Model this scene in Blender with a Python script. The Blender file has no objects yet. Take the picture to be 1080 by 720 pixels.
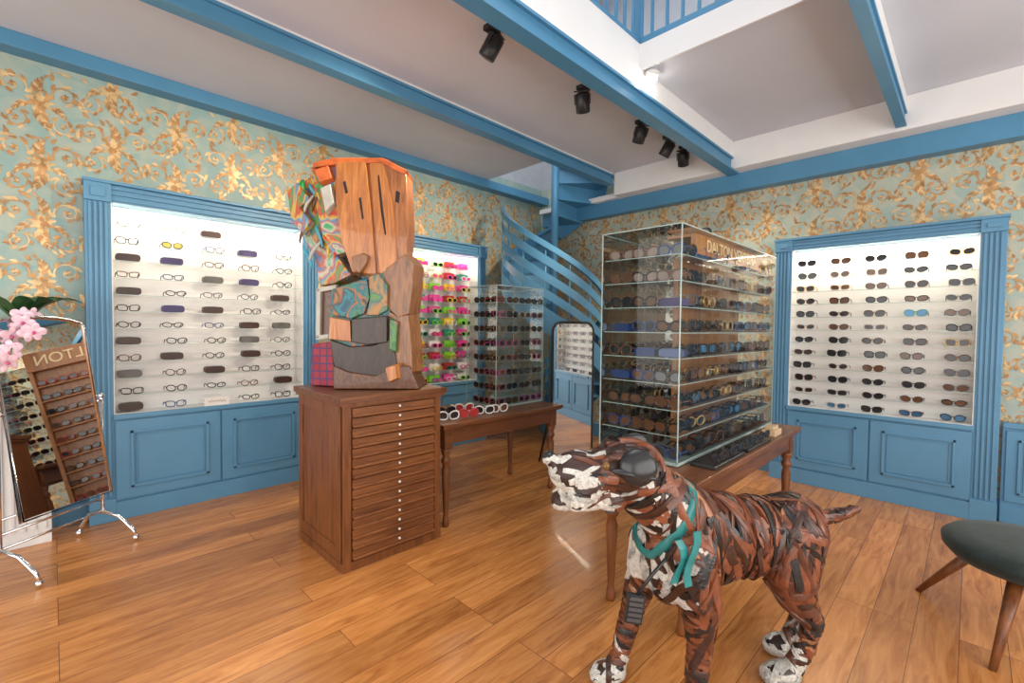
import bpy, math, random, bisect
from mathutils import Vector, Matrix
from mathutils.bvhtree import BVHTree
random.seed(7)
PI=math.pi
R=lambda a,ax='Z': Matrix.Rotation(math.radians(a),4,ax)
T=lambda x,y,z: Matrix.Translation((x,y,z))
scene=bpy.context.scene
COL=scene.collection

# ------------------------------------------------------------------ mesh helper
class MB:
    def __init__(s): s.v=[];s.f=[];s.m=[];s.s=[]
    def add(s,vs,fs,mat=0,M=None,smooth=False):
        o=len(s.v)
        for p in vs:
            p=Vector(p)
            if M is not None: p=M@p
            s.v.append(p[:])
        for f in fs:
            s.f.append([i+o for i in f]); s.m.append(mat); s.s.append(smooth)
    def box(s,x0,x1,y0,y1,z0,z1,mat=0,M=None):
        vs=[(x0,y0,z0),(x1,y0,z0),(x1,y1,z0),(x0,y1,z0),(x0,y0,z1),(x1,y0,z1),(x1,y1,z1),(x0,y1,z1)]
        s.add(vs,[(0,3,2,1),(4,5,6,7),(0,1,5,4),(1,2,6,5),(2,3,7,6),(3,0,4,7)],mat,M)
    def tube(s,pts,r,n=8,mat=0,closed=False,M=None,cap=True,smooth=True):
        pts=[Vector(p) for p in pts]; N=len(pts)
        rs=r if isinstance(r,(list,tuple)) else [r]*N
        up=None; vs=[]
        for i in range(N):
            a=pts[(i-1)%N] if (closed or i>0) else pts[i]
            b=pts[(i+1)%N] if (closed or i<N-1) else pts[i]
            t=(b-a)
            if t.length<1e-9: t=Vector((0,0,1))
            t.normalize()
            if up is None:
                up=Vector((0,0,1)) if abs(t.z)<.9 else Vector((1,0,0))
            e1=up-t*up.dot(t)
            if e1.length<1e-5:
                e1=Vector((1,0,0))-t*t.x
                if e1.length<1e-5: e1=Vector((0,1,0))
            e1.normalize(); up=e1
            e2=t.cross(e1)
            for k in range(n):
                an=2*PI*(k+.5)/n
                vs.append(pts[i]+(e1*math.cos(an)+e2*math.sin(an))*rs[i])
        fs=[]
        for i in range(N if closed else N-1):
            j=(i+1)%N
            for k in range(n):
                l=(k+1)%n
                fs.append((i*n+k,i*n+l,j*n+l,j*n+k))
        if cap and not closed:
            fs.append(tuple(reversed(range(n)))); fs.append(tuple((N-1)*n+k for k in range(n)))
        s.add(vs,fs,mat,M,smooth)
    def lathe(s,prof,n=16,mat=0,M=None,smooth=True):
        vs=[];fs=[]
        for r,z in prof:
            for k in range(n):
                a=2*PI*k/n; vs.append((r*math.cos(a),r*math.sin(a),z))
        for i in range(len(prof)-1):
            for k in range(n):
                l=(k+1)%n; fs.append((i*n+k,i*n+l,(i+1)*n+l,(i+1)*n+k))
        fs.append(tuple(reversed(range(n)))); fs.append(tuple((len(prof)-1)*n+k for k in range(n)))
        s.add(vs,fs,mat,M,smooth)
    def ell(s,c,r,mat=0,M=None,nu=16,nv=10,rot=None):
        vs=[];fs=[]
        Q=T(*c)@(rot if rot is not None else Matrix.Identity(4))
        if M is not None: Q=M@Q
        rr=r if isinstance(r,(tuple,list)) else (r,r,r)
        for j in range(1,nv):
            th=PI*j/nv
            for k in range(nu):
                a=2*PI*k/nu
                vs.append((rr[0]*math.sin(th)*math.cos(a),rr[1]*math.sin(th)*math.sin(a),rr[2]*math.cos(th)))
        top=len(vs); vs.append((0,0,rr[2])); bot=len(vs); vs.append((0,0,-rr[2]))
        for j in range(nv-2):
            for k in range(nu):
                l=(k+1)%nu; fs.append((j*nu+k,(j+1)*nu+k,(j+1)*nu+l,j*nu+l))
        for k in range(nu):
            l=(k+1)%nu
            fs.append((top,k,l)); fs.append((bot,(nv-2)*nu+l,(nv-2)*nu+k))
        s.add(vs,fs,mat,Q,True)
    def prism(s,poly,y0,y1,mat=0,M=None,sc=1.0,smooth=False):
        n=len(poly); cx=sum(p[0] for p in poly)/n; cz=sum(p[1] for p in poly)/n
        vs=[(cx+(p[0]-cx)*sc,y0,cz+(p[1]-cz)*sc) for p in poly]+[(p[0],y1,p[1]) for p in poly]
        fs=[tuple(range(n)),tuple(reversed(range(n,2*n)))]
        for i in range(n):
            j=(i+1)%n; fs.append((i,i+n,j+n,j))
        s.add(vs,fs,mat,M,smooth)
    def obj(s,name,mats,parent=None,bevel=0,recalc=False):
        me=bpy.data.meshes.new(name); me.from_pydata(s.v,[],s.f)
        for m in mats: me.materials.append(m)
        me.polygons.foreach_set('material_index',s.m)
        me.polygons.foreach_set('use_smooth',s.s)
        me.update()
        if recalc:
            import bmesh
            b=bmesh.new(); b.from_mesh(me); bmesh.ops.recalc_face_normals(b,faces=b.faces); b.to_mesh(me); b.free()
        o=bpy.data.objects.new(name,me); COL.objects.link(o)
        if parent: par(o,parent)
        if bevel:
            md=o.modifiers.new('bevel','BEVEL'); md.width=bevel; md.segments=2; md.limit_method='ANGLE'
        return o
def group(name,x=0,y=0,z=0):
    e=bpy.data.objects.new(name,None); e.location=(x,y,z); e.empty_display_size=.1; COL.objects.link(e); return e
def par(o,e):
    o.parent=e; o.matrix_parent_inverse=Matrix.Translation(-Vector(e.location))
def light(name,kind,M,energy,col=(1,1,1),parent=None,**k):
    l=bpy.data.lights.new(name,kind); l.energy=energy; l.color=col
    for a,b in k.items(): setattr(l,a,b)
    o=bpy.data.objects.new(name,l); COL.objects.link(o); o.matrix_world=M
    if parent: par(o,parent)
    return o

# ------------------------------------------------------------------ materials
def newmat(name):
    m=bpy.data.materials.new(name); m.use_nodes=True
    nt=m.node_tree; b=nt.nodes['Principled BSDF']; return m,nt,b
def N(nt,t,**k):
    n=nt.nodes.new(t)
    for a,b in k.items(): setattr(n,a,b)
    return n
def c4(c): return (c[0],c[1],c[2],1)
def mat(name,col,rough=.5,metal=0,var=.12,scale=12,bump=0,bscale=60,coat=0,stretch=(1,1,1),emit=0,sheen=0):
    m,nt,b=newmat(name); L=nt.links.new
    b.inputs['Roughness'].default_value=rough; b.inputs['Metallic'].default_value=metal
    b.inputs['Coat Weight'].default_value=coat
    if sheen: b.inputs['Sheen Weight'].default_value=sheen
    tc=N(nt,'ShaderNodeTexCoord'); mp=N(nt,'ShaderNodeMapping'); mp.inputs['Scale'].default_value=stretch
    L(tc.outputs['Object'],mp.inputs[0])
    nz=N(nt,'ShaderNodeTexNoise'); nz.inputs['Scale'].default_value=scale; nz.inputs['Detail'].default_value=5
    L(mp.outputs[0],nz.inputs['Vector'])
    cr=N(nt,'ShaderNodeValToRGB'); e=cr.color_ramp.elements
    e[0].position=.3; e[1].position=.7
    e[0].color=c4([max(0,x*(1-var)) for x in col]); e[1].color=c4([min(1,x*(1+var)) for x in col])
    L(nz.outputs['Fac'],cr.inputs[0]); L(cr.outputs[0],b.inputs['Base Color'])
    if bump:
        n2=N(nt,'ShaderNodeTexNoise'); n2.inputs['Scale'].default_value=bscale; n2.inputs['Detail'].default_value=4
        L(mp.outputs[0],n2.inputs['Vector'])
        bp=N(nt,'ShaderNodeBump'); bp.inputs['Strength'].default_value=bump; bp.inputs['Distance'].default_value=.01
        L(n2.outputs['Fac'],bp.inputs['Height']); L(bp.outputs[0],b.inputs['Normal'])
    if emit:
        b.inputs['Emission Color'].default_value=c4(col); b.inputs['Emission Strength'].default_value=emit
    return m
def wood(name,dark,light_,axis=(1,12,12),scale=3,rough=.4,coat=.15,dist=.8):
    m,nt,b=newmat(name); L=nt.links.new
    tc=N(nt,'ShaderNodeTexCoord'); mp=N(nt,'ShaderNodeMapping'); mp.inputs['Scale'].default_value=axis
    L(tc.outputs['Object'],mp.inputs[0])
    nz=N(nt,'ShaderNodeTexNoise'); nz.inputs['Scale'].default_value=scale; nz.inputs['Detail'].default_value=8; nz.inputs['Roughness'].default_value=.65; nz.inputs['Distortion'].default_value=dist
    L(mp.outputs[0],nz.inputs['Vector'])
    cr=N(nt,'ShaderNodeValToRGB'); e=cr.color_ramp.elements
    e[0].position=.3; e[1].position=.72; e[0].color=c4(dark); e[1].color=c4(light_)
    L(nz.outputs['Fac'],cr.inputs[0]); L(cr.outputs[0],b.inputs['Base Color'])
    bp=N(nt,'ShaderNodeBump'); bp.inputs['Strength'].default_value=.2; bp.inputs['Distance'].default_value=.01
    L(nz.outputs['Fac'],bp.inputs['Height']); L(bp.outputs[0],b.inputs['Normal'])
    b.inputs['Roughness'].default_value=rough; b.inputs['Coat Weight'].default_value=coat
    return m
def glassmat(name,tint=(.93,.97,.96),refl=.75):
    m=bpy.data.materials.new(name); m.use_nodes=True; nt=m.node_tree; nt.nodes.clear(); L=nt.links.new
    out=N(nt,'ShaderNodeOutputMaterial'); tr=N(nt,'ShaderNodeBsdfTransparent'); tr.inputs[0].default_value=c4(tint)
    gl=N(nt,'ShaderNodeBsdfGlossy'); gl.inputs['Roughness'].default_value=.01
    lw=N(nt,'ShaderNodeLayerWeight'); lw.inputs['Blend'].default_value=.28
    ma=N(nt,'ShaderNodeMath',operation='MULTIPLY'); ma.inputs[1].default_value=refl
    L(lw.outputs['Fresnel'],ma.inputs[0])
    mx=N(nt,'ShaderNodeMixShader'); L(ma.outputs[0],mx.inputs[0]); L(tr.outputs[0],mx.inputs[1]); L(gl.outputs[0],mx.inputs[2]); L(mx.outputs[0],out.inputs[0])
    return m
BLUE=mat('blue_paint',(.095,.26,.42),.42,var=.06,scale=3,bump=.03)
BLUE2=mat('blue_paint_beam',(.07,.235,.40),.4,var=.06,scale=3)
WHITE=mat('white_paint',(.76,.76,.76),.55,var=.03,scale=3)
CEIL=mat('ceiling_plaster',(.58,.61,.68),.8,var=.04,scale=1.5,bump=.02)
CREAM=mat('display_back_panel',(.78,.77,.75),.55,var=.02)
UPPER=mat('upper_wall_paint',(.45,.47,.5),.8,var=.05)
CHROME=mat('chrome',(.85,.85,.86),.12,1,var=.03)
BLACK=mat('black_metal',(.012,.012,.014),.4,0,var=.3)
BLACKP=mat('black_plastic',(.02,.02,.022),.25,0,var=.3)
MIRROR=mat('mirror_silver',(.9,.91,.91),.015,1,var=.0)
GLASS=glassmat('clear_glass',(.95,.98,.97),.85)
GSHELF=glassmat('shelf_glass',(.97,.99,.985),.4)
GEDGE=mat('glass_edge',(.38,.50,.48),.2,0,var=.1)
OAKD=wood('walnut_dark',(.10,.028,.007),(.27,.093,.026),(10,10,1.2),2.6,.42,.05)
OAKF=wood('walnut_drawer_front',(.12,.035,.009),(.31,.112,.034),(1.2,10,10),2.6,.42,.05)
OAKH=wood('walnut_table',(.085,.026,.008),(.23,.082,.026),(1.2,10,10),2.6,.38,.08)
RACKW=wood('rack_wood',(.27,.10,.03),(.50,.22,.075),(10,10,1.2),2.5)
RACKD=wood('rack_wood_dark',(.20,.075,.024),(.42,.18,.06),(10,10,1.2),2.5)
KNOB=mat('porcelain_knob',(.8,.78,.72),.2)
GOLD1=mat('gold_print_light',(.64,.45,.23),.42,.25,var=.3,scale=14)
GOLD2=mat('gold_print_mid',(.50,.28,.11),.42,.25,var=.35,scale=14)
GOLD3=mat('gold_print_rust',(.42,.215,.08),.42,.2,var=.35,scale=14)

def wallpaper(name,a,b_):
    m,nt,b=newmat(name); L=nt.links.new
    tc=N(nt,'ShaderNodeTexCoord')
    n1=N(nt,'ShaderNodeTexNoise'); n1.inputs['Scale'].default_value=7; n1.inputs['Detail'].default_value=8; n1.inputs['Distortion'].default_value=1
    L(tc.outputs['Object'],n1.inputs['Vector'])
    cr=N(nt,'ShaderNodeValToRGB'); e=cr.color_ramp.elements
    e[0].position=.38; e[0].color=c4(a); e[1].position=.70; e[1].color=c4(b_)
    L(n1.outputs['Fac'],cr.inputs[0]); L(cr.outputs[0],b.inputs['Base Color'])
    b.inputs['Roughness'].default_value=.55
    return m
WALLP=wallpaper('damask_wallpaper',(.25,.38,.36),(.40,.44,.36))
WALLP2=wallpaper('damask_wallpaper_right',(.32,.42,.38),(.50,.49,.38))
def floormat():
    m,nt,b=newmat('oak_plank_floor'); L=nt.links.new
    tc=N(nt,'ShaderNodeTexCoord')
    bk=N(nt,'ShaderNodeTexBrick'); bk.offset=.37; bk.offset_frequency=3; bk.squash=1
    bk.inputs['Scale'].default_value=1; bk.inputs['Brick Width'].default_value=1.45; bk.inputs['Row Height'].default_value=.155
    bk.inputs['Mortar Size'].default_value=.0014; bk.inputs['Mortar Smooth'].default_value=.1; bk.inputs['Bias'].default_value=0
    bk.inputs['Color1'].default_value=(0,0,0,1); bk.inputs['Color2'].default_value=(1,1,1,1); bk.inputs['Mortar'].default_value=(.5,.5,.5,1)
    L(tc.outputs['Object'],bk.inputs['Vector'])
    mp=N(nt,'ShaderNodeMapping'); mp.inputs['Scale'].default_value=(1.3,11,1)
    L(tc.outputs['Object'],mp.inputs[0])
    ad=N(nt,'ShaderNodeMixRGB',blend_type='ADD'); ad.inputs[0].default_value=1
    sc=N(nt,'ShaderNodeMixRGB',blend_type='MULTIPLY'); sc.inputs[0].default_value=1; sc.inputs[2].default_value=(7,7,7,1)
    L(bk.outputs['Color'],sc.inputs[1]); L(mp.outputs[0],ad.inputs[1]); L(sc.outputs[0],ad.inputs[2])
    nz=N(nt,'ShaderNodeTexNoise'); nz.inputs['Scale'].default_value=2.0; nz.inputs['Detail'].default_value=10; nz.inputs['Roughness'].default_value=.66; nz.inputs['Distortion'].default_value=1.1
    L(ad.outputs[0],nz.inputs['Vector'])
    cr=N(nt,'ShaderNodeValToRGB'); e=cr.color_ramp.elements
    e[0].position=.27; e[0].color=(.32,.105,.023,1); e[1].position=.74; e[1].color=(.76,.355,.118,1)
    x=e.new(.5); x.color=(.58,.232,.066,1)
    L(nz.outputs['Fac'],cr.inputs[0])
    pl=N(nt,'ShaderNodeValToRGB'); pe=pl.color_ramp.elements; pe[0].color=(.70,.67,.64,1); pe[1].color=(1.08,1.07,1.03,1)
    L(bk.outputs['Color'],pl.inputs[0])
    mu=N(nt,'ShaderNodeMixRGB',blend_type='MULTIPLY'); mu.inputs[0].default_value=1
    L(cr.outputs[0],mu.inputs[1]); L(pl.outputs[0],mu.inputs[2])
    mo=N(nt,'ShaderNodeMixRGB'); mo.inputs[2].default_value=(.12,.04,.012,1)
    L(bk.outputs['Fac'],mo.inputs[0]); L(mu.outputs[0],mo.inputs[1]); L(mo.outputs[0],b.inputs['Base Color'])
    bp=N(nt,'ShaderNodeBump'); bp.inputs['Strength'].default_value=.15; bp.inputs['Distance'].default_value=.004
    L(nz.outputs['Fac'],bp.inputs['Height']); L(bp.outputs[0],b.inputs['Normal'])
    b.inputs['Roughness'].default_value=.27; b.inputs['Coat Weight'].default_value=.12
    return m
FLOOR=floormat()

# ------------------------------------------------------------------ room shell
LW=4.43; RW=5.0; BX=-2.3; BY=-2.3; CZ=3.22; FZ=3.36; UZ=5.6
OY=1.72
mb=MB(); mb.box(BX-.1,RW+.1,BY-.1,LW+.1,-.1,0); mb.obj('floor',[FLOOR])
mb=MB()
mb.box(BX,RW,BY,.50,CZ,FZ); mb.box(BX,-.5,.50,OY,CZ,FZ); mb.box(2.96,RW,.50,OY,CZ,FZ)
mb.box(BX,RW,OY,3.16,CZ,FZ); mb.box(BX,3.85,3.16,LW,CZ,FZ)
mb.obj('ceiling',[CEIL])
mb=MB(); mb.box(BX-.1,RW+.1,BY-.1,LW+.1,UZ,UZ+.1); mb.obj('ceiling_upper',[WHITE])
mb=MB(); mb.box(-.5,2.96,OY-.015,OY,CZ-.01,FZ+.03); mb.box(2.945,2.96,.50,OY,CZ-.01,FZ+.03); mb.obj('trim_5',[WHITE])

# wallpaper leaf print (damask scrolls)
cabsL=[(.2,1.7,2.34),(2.27,3.77,2.34)]; cabsR=[(-.13,1.28,2.2)]
def leaf(out,p,ang,L,W,bend,m,n=7):
    x,y=p; l=[];r=[]
    for i in range(n):
        t=i/(n-1)
        w=W*math.sin(PI*min(1,max(.03,t**.7)))*(1.25 if i%2 else .75)*.5
        if i==n-1: w=.0005
        nx,ny=-math.sin(ang),math.cos(ang)
        l.append((x+nx*w,y+ny*w)); r.append((x-nx*w,y-ny*w))
        ang+=bend/n; x+=math.cos(ang)*L/(n-1); y+=math.sin(ang)*L/(n-1)
    out.append((l,r,m))
def acanthus(out,p,ang,L,W,bend,m,d):
    k=7; x,y=p; a=ang
    for i in range(k):
        t=i/(k-1); ll=W*(1.15-.75*t)
        leaf(out,(x,y),a+1.0,ll,ll*.40,-.9,(m+i)%3)
        leaf(out,(x,y),a-1.0,ll*.8,ll*.34,.9,(m+i+1)%3)
        a+=bend/k; x+=math.cos(a)*L/k; y+=math.sin(a)*L/k
    leaf(out,(x,y),a,W*.7,W*.3,bend*.4,m)
    leaf(out,p,ang,L,W*.28,bend,m,9)
def scroll(out,c,R0,th0,d,m,turns=1.2,rnd=random):
    n=26; l=[];r=[]
    for i in range(n):
        t=i/(n-1); rr=R0*(1-.80*t); a=th0+d*t*turns*2*PI
        w=.0055*(1-.4*t)
        l.append((c[0]+(rr+w)*math.cos(a),c[1]+(rr+w)*math.sin(a))); r.append((c[0]+(rr-w)*math.cos(a),c[1]+(rr-w)*math.sin(a)))
        if i%3==0 and i<18:
            tang=a+d*PI/2; p=(c[0]+rr*math.cos(a),c[1]+rr*math.sin(a))
            leaf(out,p,tang-d*rnd.uniform(.5,.9),R0*rnd.uniform(.7,1.0)*(1-.3*t),R0*.30,d*1.5,(m+i//3)%3,8)
            if i%6==0: leaf(out,p,tang+d*rnd.uniform(.5,.9),R0*.45,R0*.18,-d*1.2,m,6)
    out.append((l,r,m))
    for k in range(6): leaf(out,c,th0+2*PI*k/6,R0*.30,R0*.22,.3,(m+k)%3)
def motif_tile(seed):
    random.seed(seed); out=[]
    for k in range(9): leaf(out,(0,.03),2*PI*k/9,.085,.048,.2,k%2)
    for k in range(6): leaf(out,(0,.03),2*PI*k/6+.3,.045,.032,.2,2)
    acanthus(out,(0,-.03),-PI/2,.16,.075,random.choice((-.6,.6)),0,1)
    acanthus(out,(.0,.10),PI/2+.3,.13,.06,-.9,1,1)
    scroll(out,(-.145,.12),.082,-.5,1,0); scroll(out,(.145,.11),.082,PI+.5,-1,1)
    scroll(out,(-.135,-.13),.070,1.1,-1,1); scroll(out,(.135,-.13),.070,PI-1.1,1,0)
    acanthus(out,(-.07,.0),PI+.3,.12,.045,.9,2,1); acanthus(out,(.07,.0),-.3,.12,.045,-.9,0,1)
    for k in range(6):
        a=2*PI*k/6+.2; rr=random.uniform(.20,.26)
        leaf(out,(rr*math.cos(a),rr*math.sin(a)),a+random.uniform(-1.3,1.3),random.uniform(.05,.10),.026,random.uniform(-2,2),k%3)
    return out
tiles=[motif_tile(s) for s in range(4)]
def paint(mbw,mapf,a0,a1,z1,cabs,mi):
    random.seed(3); col=0; a=a0; S=.86
    while a<a1:
        z=.05+(col%2)*.20
        while z<z1:
            tl=tiles[random.randrange(4)]; fl=random.choice((-1,1)); ja,jz=random.uniform(-.02,.02),random.uniform(-.02,.02)
            for (l,r,m) in tl:
                cx=a+ja+S*fl*l[len(l)//2][0]; cz=z+jz+S*l[len(l)//2][1]
                if cx<a0 or cx>a1-.08 or cz>z1 or cz<.15: continue
                if any(c[0]<cx<c[1] and cz<c[2] for c in cabs): continue
                off=.0015+random.random()*.003
                vs=[mapf(a+ja+S*fl*p[0],z+jz+S*p[1],off) for p in l]+[mapf(a+ja+S*fl*p[0],z+jz+S*p[1],off) for p in r]
                n=len(l); mbw.add(vs,[(i,i+1,n+i+1,n+i) for i in range(n-1)],mi+m)
            z+=.40
        a+=.375; col+=1
mb=MB()
mb.box(BX-.1,RW+.1,LW,LW+.1,0,FZ,0); mb.box(BX-.1,RW+.1,LW,LW+.1,FZ,UZ,4)
paint(mb,lambda a,z,o:(a,LW-o,z),-.8,RW,3.1,cabsL,1)
mb.obj('wall_left',[WALLP,GOLD1,GOLD2,GOLD3,UPPER])
mb=MB()
mb.box(RW,RW+.1,BY,LW,0,FZ,0); mb.box(RW,RW+.1,BY,LW,FZ,UZ,4)
paint(mb,lambda a,z,o:(RW-o,a,z),-.8,LW,2.95,cabsR,1)
mb.obj('wall_right',[WALLP2,GOLD1,GOLD2,GOLD3,UPPER])
# shop-front walls behind the camera with tall windows
def winwall(name,M,W):
    mb=MB()
    mb.box(0,W,0,.1,0,.45,0,M); mb.box(0,W,0,.1,2.85,UZ,0,M); mb.box(0,.5,0,.1,.45,2.85,0,M); mb.box(W-.5,W,0,.1,.45,2.85,0,M)
    mb.obj(name,[UPPER])
    n=5; mb=MB(); w=(W-1)/n
    for i in range(n+1):
        x=.5+i*w; mb.box(x-.04,x+.04,.01,.09,.45,2.85,0,M)
    for z in (.45,2.1,2.79): mb.box(.5,W-.5,.015,.085,z,z+.06,0,M)
    mb.box(.5,W-.5,.045,.05,.5,2.8,1,M)
    return mb
winwall('wall_back',T(BX,BY-.1,0),RW-BX).obj('window_1',[BLUE,GLASS])
winwall('wall_side',T(BX,BY,0)@R(90),LW-BY).obj('window_2',[BLUE,GLASS])

# beams and trims
def bx(name,m,*a,bevel=.004):
    b=MB(); b.box(*a); return b.obj(name,[m],bevel=bevel)
def ibeam(name,x0,x1,y0,y1,z0,z1,web=.03):
    b=MB(); t=.018; yc=(y0+y1)/2
    b.box(x0,x1,y0,y1,z0,z0+t); b.box(x0,x1,y0,y1,z1-t,z1); b.box(x0,x1,yc-web,yc+web,z0+t,z1-t); b.obj(name,[BLUE2])
ibeam('ceiling_beam',BX,4.87,1.685,1.79,2.945,3.07)
bx('trim_1',WHITE,BX,4.70,1.69,1.785,3.07,CZ)
ibeam('ceiling_beam.001',BX,4.70,3.03,3.13,3.085,3.20)
bx('trim_6',WHITE,BX,4.70,3.035,3.125,3.20,CZ)
ibeam('ceiling_beam.002',-.9,4.87,.405,.47,2.985,3.10,.02)
bx('trim_2',WHITE,-.9,4.70,.41,.465,3.10,CZ)
bx('ceiling_beam.003',BLUE2,BX,RW,4.29,LW,3.12,CZ)
bx('ceiling_beam.004',BLUE2,4.87,RW,BY,4.29,2.79,2.96)
bx('trim_3',WHITE,4.70,RW,BY,3.03,2.96,CZ)
bx('trim_4',WHITE,4.80,RW,3.03,4.29,2.96,3.02)
bx('baseboard_left',BLUE,BX,RW,LW-.025,LW,0,.16)
bx('baseboard_right',BLUE,RW-.025,RW,BY,LW,0,.16)

# mezzanine railing
g=group('mezzanine_railing',3.0,OY,FZ)
mb=MB()
for z0,z1 in ((FZ+.05,FZ+.09),(FZ+.93,FZ+.98)):
    mb.box(-.5,3.0,OY+.01,OY+.05,z0,z1); mb.box(2.97,3.01,.5,OY+.05,z0,z1)
x=-.5
while x<2.95: mb.box(x,x+.018,OY+.02,OY+.038,FZ,FZ+.95); x+=.11
y=.53
while y<OY: mb.box(2.98,2.998,y,y+.018,FZ,FZ+.95); y+=.11
mb.box(2.965,3.015,OY,OY+.05,FZ,FZ+1.0)
mb.obj('rails',[BLUE2],g)
g=group('ceiling_lamp',3.0,OY-.08,3.2)
mb=MB(); mb.lathe([(.045,0),(.05,.03),(.03,.05)],16,0,T(3.02,1.65,3.17)); mb.obj('housing',[WHITE],g)
BULB=mat('bulb',(1,.95,.85),.3,emit=40)
mb=MB(); mb.ell((3.02,1.65,3.162),.034,0); mb.obj('bulb',[BULB],g)

# ------------------------------------------------------------------ eyewear
def glasses(mb,M,fm,lm=None,sc=1.0,h=.021,e=2.6,temple=True,thick=.0032):
    Q=M@Matrix.Scale(sc,4)
    for sx in (-1,1):
        pts=[]
        for k in range(12):
            a=2*PI*k/12; c,s_=math.cos(a),math.sin(a)
            px=.030*math.copysign(abs(c)**(2/e),c); pz=h*math.copysign(abs(s_)**(2/e),s_)+(.003*sx*c)
            pts.append((sx*.036+px,0,pz))
        mb.tube(pts,thick,4,fm,True,Q)
        if lm is not None: mb.add([(p[0],.001,p[2]) for p in pts],[tuple(range(12))],lm,Q)
        if temple:
            mb.tube([(sx*.066,.002,.008),(sx*.068,.085,.008),(sx*.067,.115,-.018)],thick*.8,4,fm,False,Q)
    mb.tube([(-.009,0,.006),(0,-.002,.010),(.009,0,.006)],thick,4,fm,False,Q)
def rbox(mb,M,w,d,h,mt):
    poly=[]
    for k in range(12):
        a=2*PI*k/12; c,s_=math.cos(a),math.sin(a)
        poly.append((w/2*math.copysign(abs(c)**.4,c),h/2+h/2*math.copysign(abs(s_)**.5,s_)))
    mb.prism(poly,-d/2,d/2,mt,M)
EY=[mat('frame_black',(.012,.011,.012),.25,var=.2),
    mat('frame_tortoise',(.12,.045,.02),.25,var=.7,scale=60),
    mat('frame_grey',(.10,.10,.11),.25,var=.2),
    mat('frame_gold',(.55,.36,.14),.3,.7,var=.1),
    mat('frame_blue',(.02,.05,.17),.3,var=.2),
    mat('frame_red',(.42,.03,.03),.3,var=.2),
    mat('frame_green',(.03,.25,.18),.3,var=.2),
    mat('frame_clear',(.5,.42,.36),.2,var=.2),
    mat('lens_dark',(.02,.02,.024),.08,var=.3),
    mat('lens_brown',(.13,.06,.03),.08,var=.3),
    mat('lens_blue',(.05,.16,.30),.08,.2,var=.3),
    mat('lens_yellow',(.60,.55,.12),.1,var=.2),
    mat('case_brown',(.045,.020,.015),.45,var=.3),
    mat('case_purple',(.05,.035,.13),.45,var=.3),
    mat('frame_pink',(.75,.06,.32),.3,var=.2),
    mat('frame_lime',(.22,.62,.05),.3,var=.2),
    mat('frame_yellow',(.8,.55,.03),.3,var=.2),
    mat('frame_white',(.8,.78,.76),.3,var=.05),
    mat('tray_dark',(.05,.03,.025),.6,var=.3),
    mat('case_grey',(.10,.095,.09),.5,var=.3)]

# ------------------------------------------------------------------ wall cabinets
def molding(mb,x0,x1,z0,z1,M,y=-.018):
    w=.018
    for a in ((x0,x1,z0,z0+w),(x0,x1,z1-w,z1),(x0,x0+w,z0,z1),(x1-w,x1,z0,z1)):
        mb.box(a[0],a[1],y-.012,y,a[2],a[3],0,M)
    w=.008; d=.03
    for a in ((x0+d,x1-d,z0+d,z0+d+w),(x0+d,x1-d,z1-d-w,z1-d),(x0+d,x0+d+w,z0+d,z1-d),(x1-d-w,x1-d,z0+d,z1-d)):
        mb.box(a[0],a[1],y-.006,y,a[2],a[3],0,M)
def cabinet(name,M,W,D,top,z0,z1,rows,fill,led):
    g=group(name,*(M.translation[:2]))
    mb=MB(); pw=.135
    for x0 in (0,W-pw):
        mb.box(x0,x0+pw,0,D,0,top,0,M)
        for k in range(4):
            x=x0+.018+k*.028; mb.box(x,x+.015,-.012,0,.17,z1-.01,0,M)
        mb.box(x0-.004,x0+pw+.004,-.02,0,0,.16,0,M)
        mb.box(x0-.003,x0+pw+.003,-.02,0,z1-.005,top,0,M)
        mb.box(x0+.03,x0+pw-.03,-.03,-.02,z1+.025,top-.03,0,M)
    mb.box(pw,W-pw,0,D,z1,top,0,M)
    for k in range(3):
        z=z1+.012+k*(top-z1)/3.2; mb.box(pw,W-pw,-.014,0,z,z+.013,0,M)
    mb.box(-.01,W+.01,-.03,D,top,top+.02,0,M)
    mb.box(pw,W-pw,0,D,0,z0,0,M); mb.box(pw,W-pw,-.018,0,0,.13,0,M)
    mb.box(pw-.005,W-pw+.005,-.03,D,z0-.03,z0,0,M)
    n=2; dw=(W-2*pw)/n
    for i in range(n):
        a=pw+i*dw+.006; b=a+dw-.012
        mb.box(a,b,-.018,0,.145,z0-.045,0,M)
        molding(mb,a+.08,b-.08,.145+.075,z0-.045-.075,M)
    mb.box(pw,W-pw,D-.012,D,z0,z1,1,M)
    mb.box(pw,pw+.006,.0,D,z0,z1,1,M); mb.box(W-pw-.006,W-pw,.0,D,z0,z1,1,M); mb.box(pw,W-pw,0,D,z0,z0+.004,1,M)
    mb.obj('case',[BLUE,CREAM],g,bevel=.003)
    sh=MB(); dz=(z1-z0-.05)/rows; zs=[z0+.012+dz*i for i in range(rows)]
    for z in zs[1:]:
        sh.add([(pw,.012,z),(W-pw,.012,z),(W-pw,D-.012,z),(pw,D-.012,z)],[(0,1,2,3)],0,M)
        sh.box(pw,W-pw,.008,.012,z-.003,z+.001,1,M)
    sh.obj('glass_shelves',[GSHELF,GEDGE],g)
    ey=MB(); fill(ey,M,W,D,pw,zs,dz); ey.obj('eyewear',EY,g)
    light('led_strip','AREA',M@T(W/2,.07,z1-.012),led,(1,.84,.62),g,shape='RECTANGLE',size=W-2*pw-.05,size_y=.03)
    light('led_strip_low','AREA',M@T(W/2,.02,z1-.02)@R(25,'X'),led*.45,(1,.88,.70),g,shape='RECTANGLE',size=W-2*pw-.05,size_y=.03)
    return g
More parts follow.
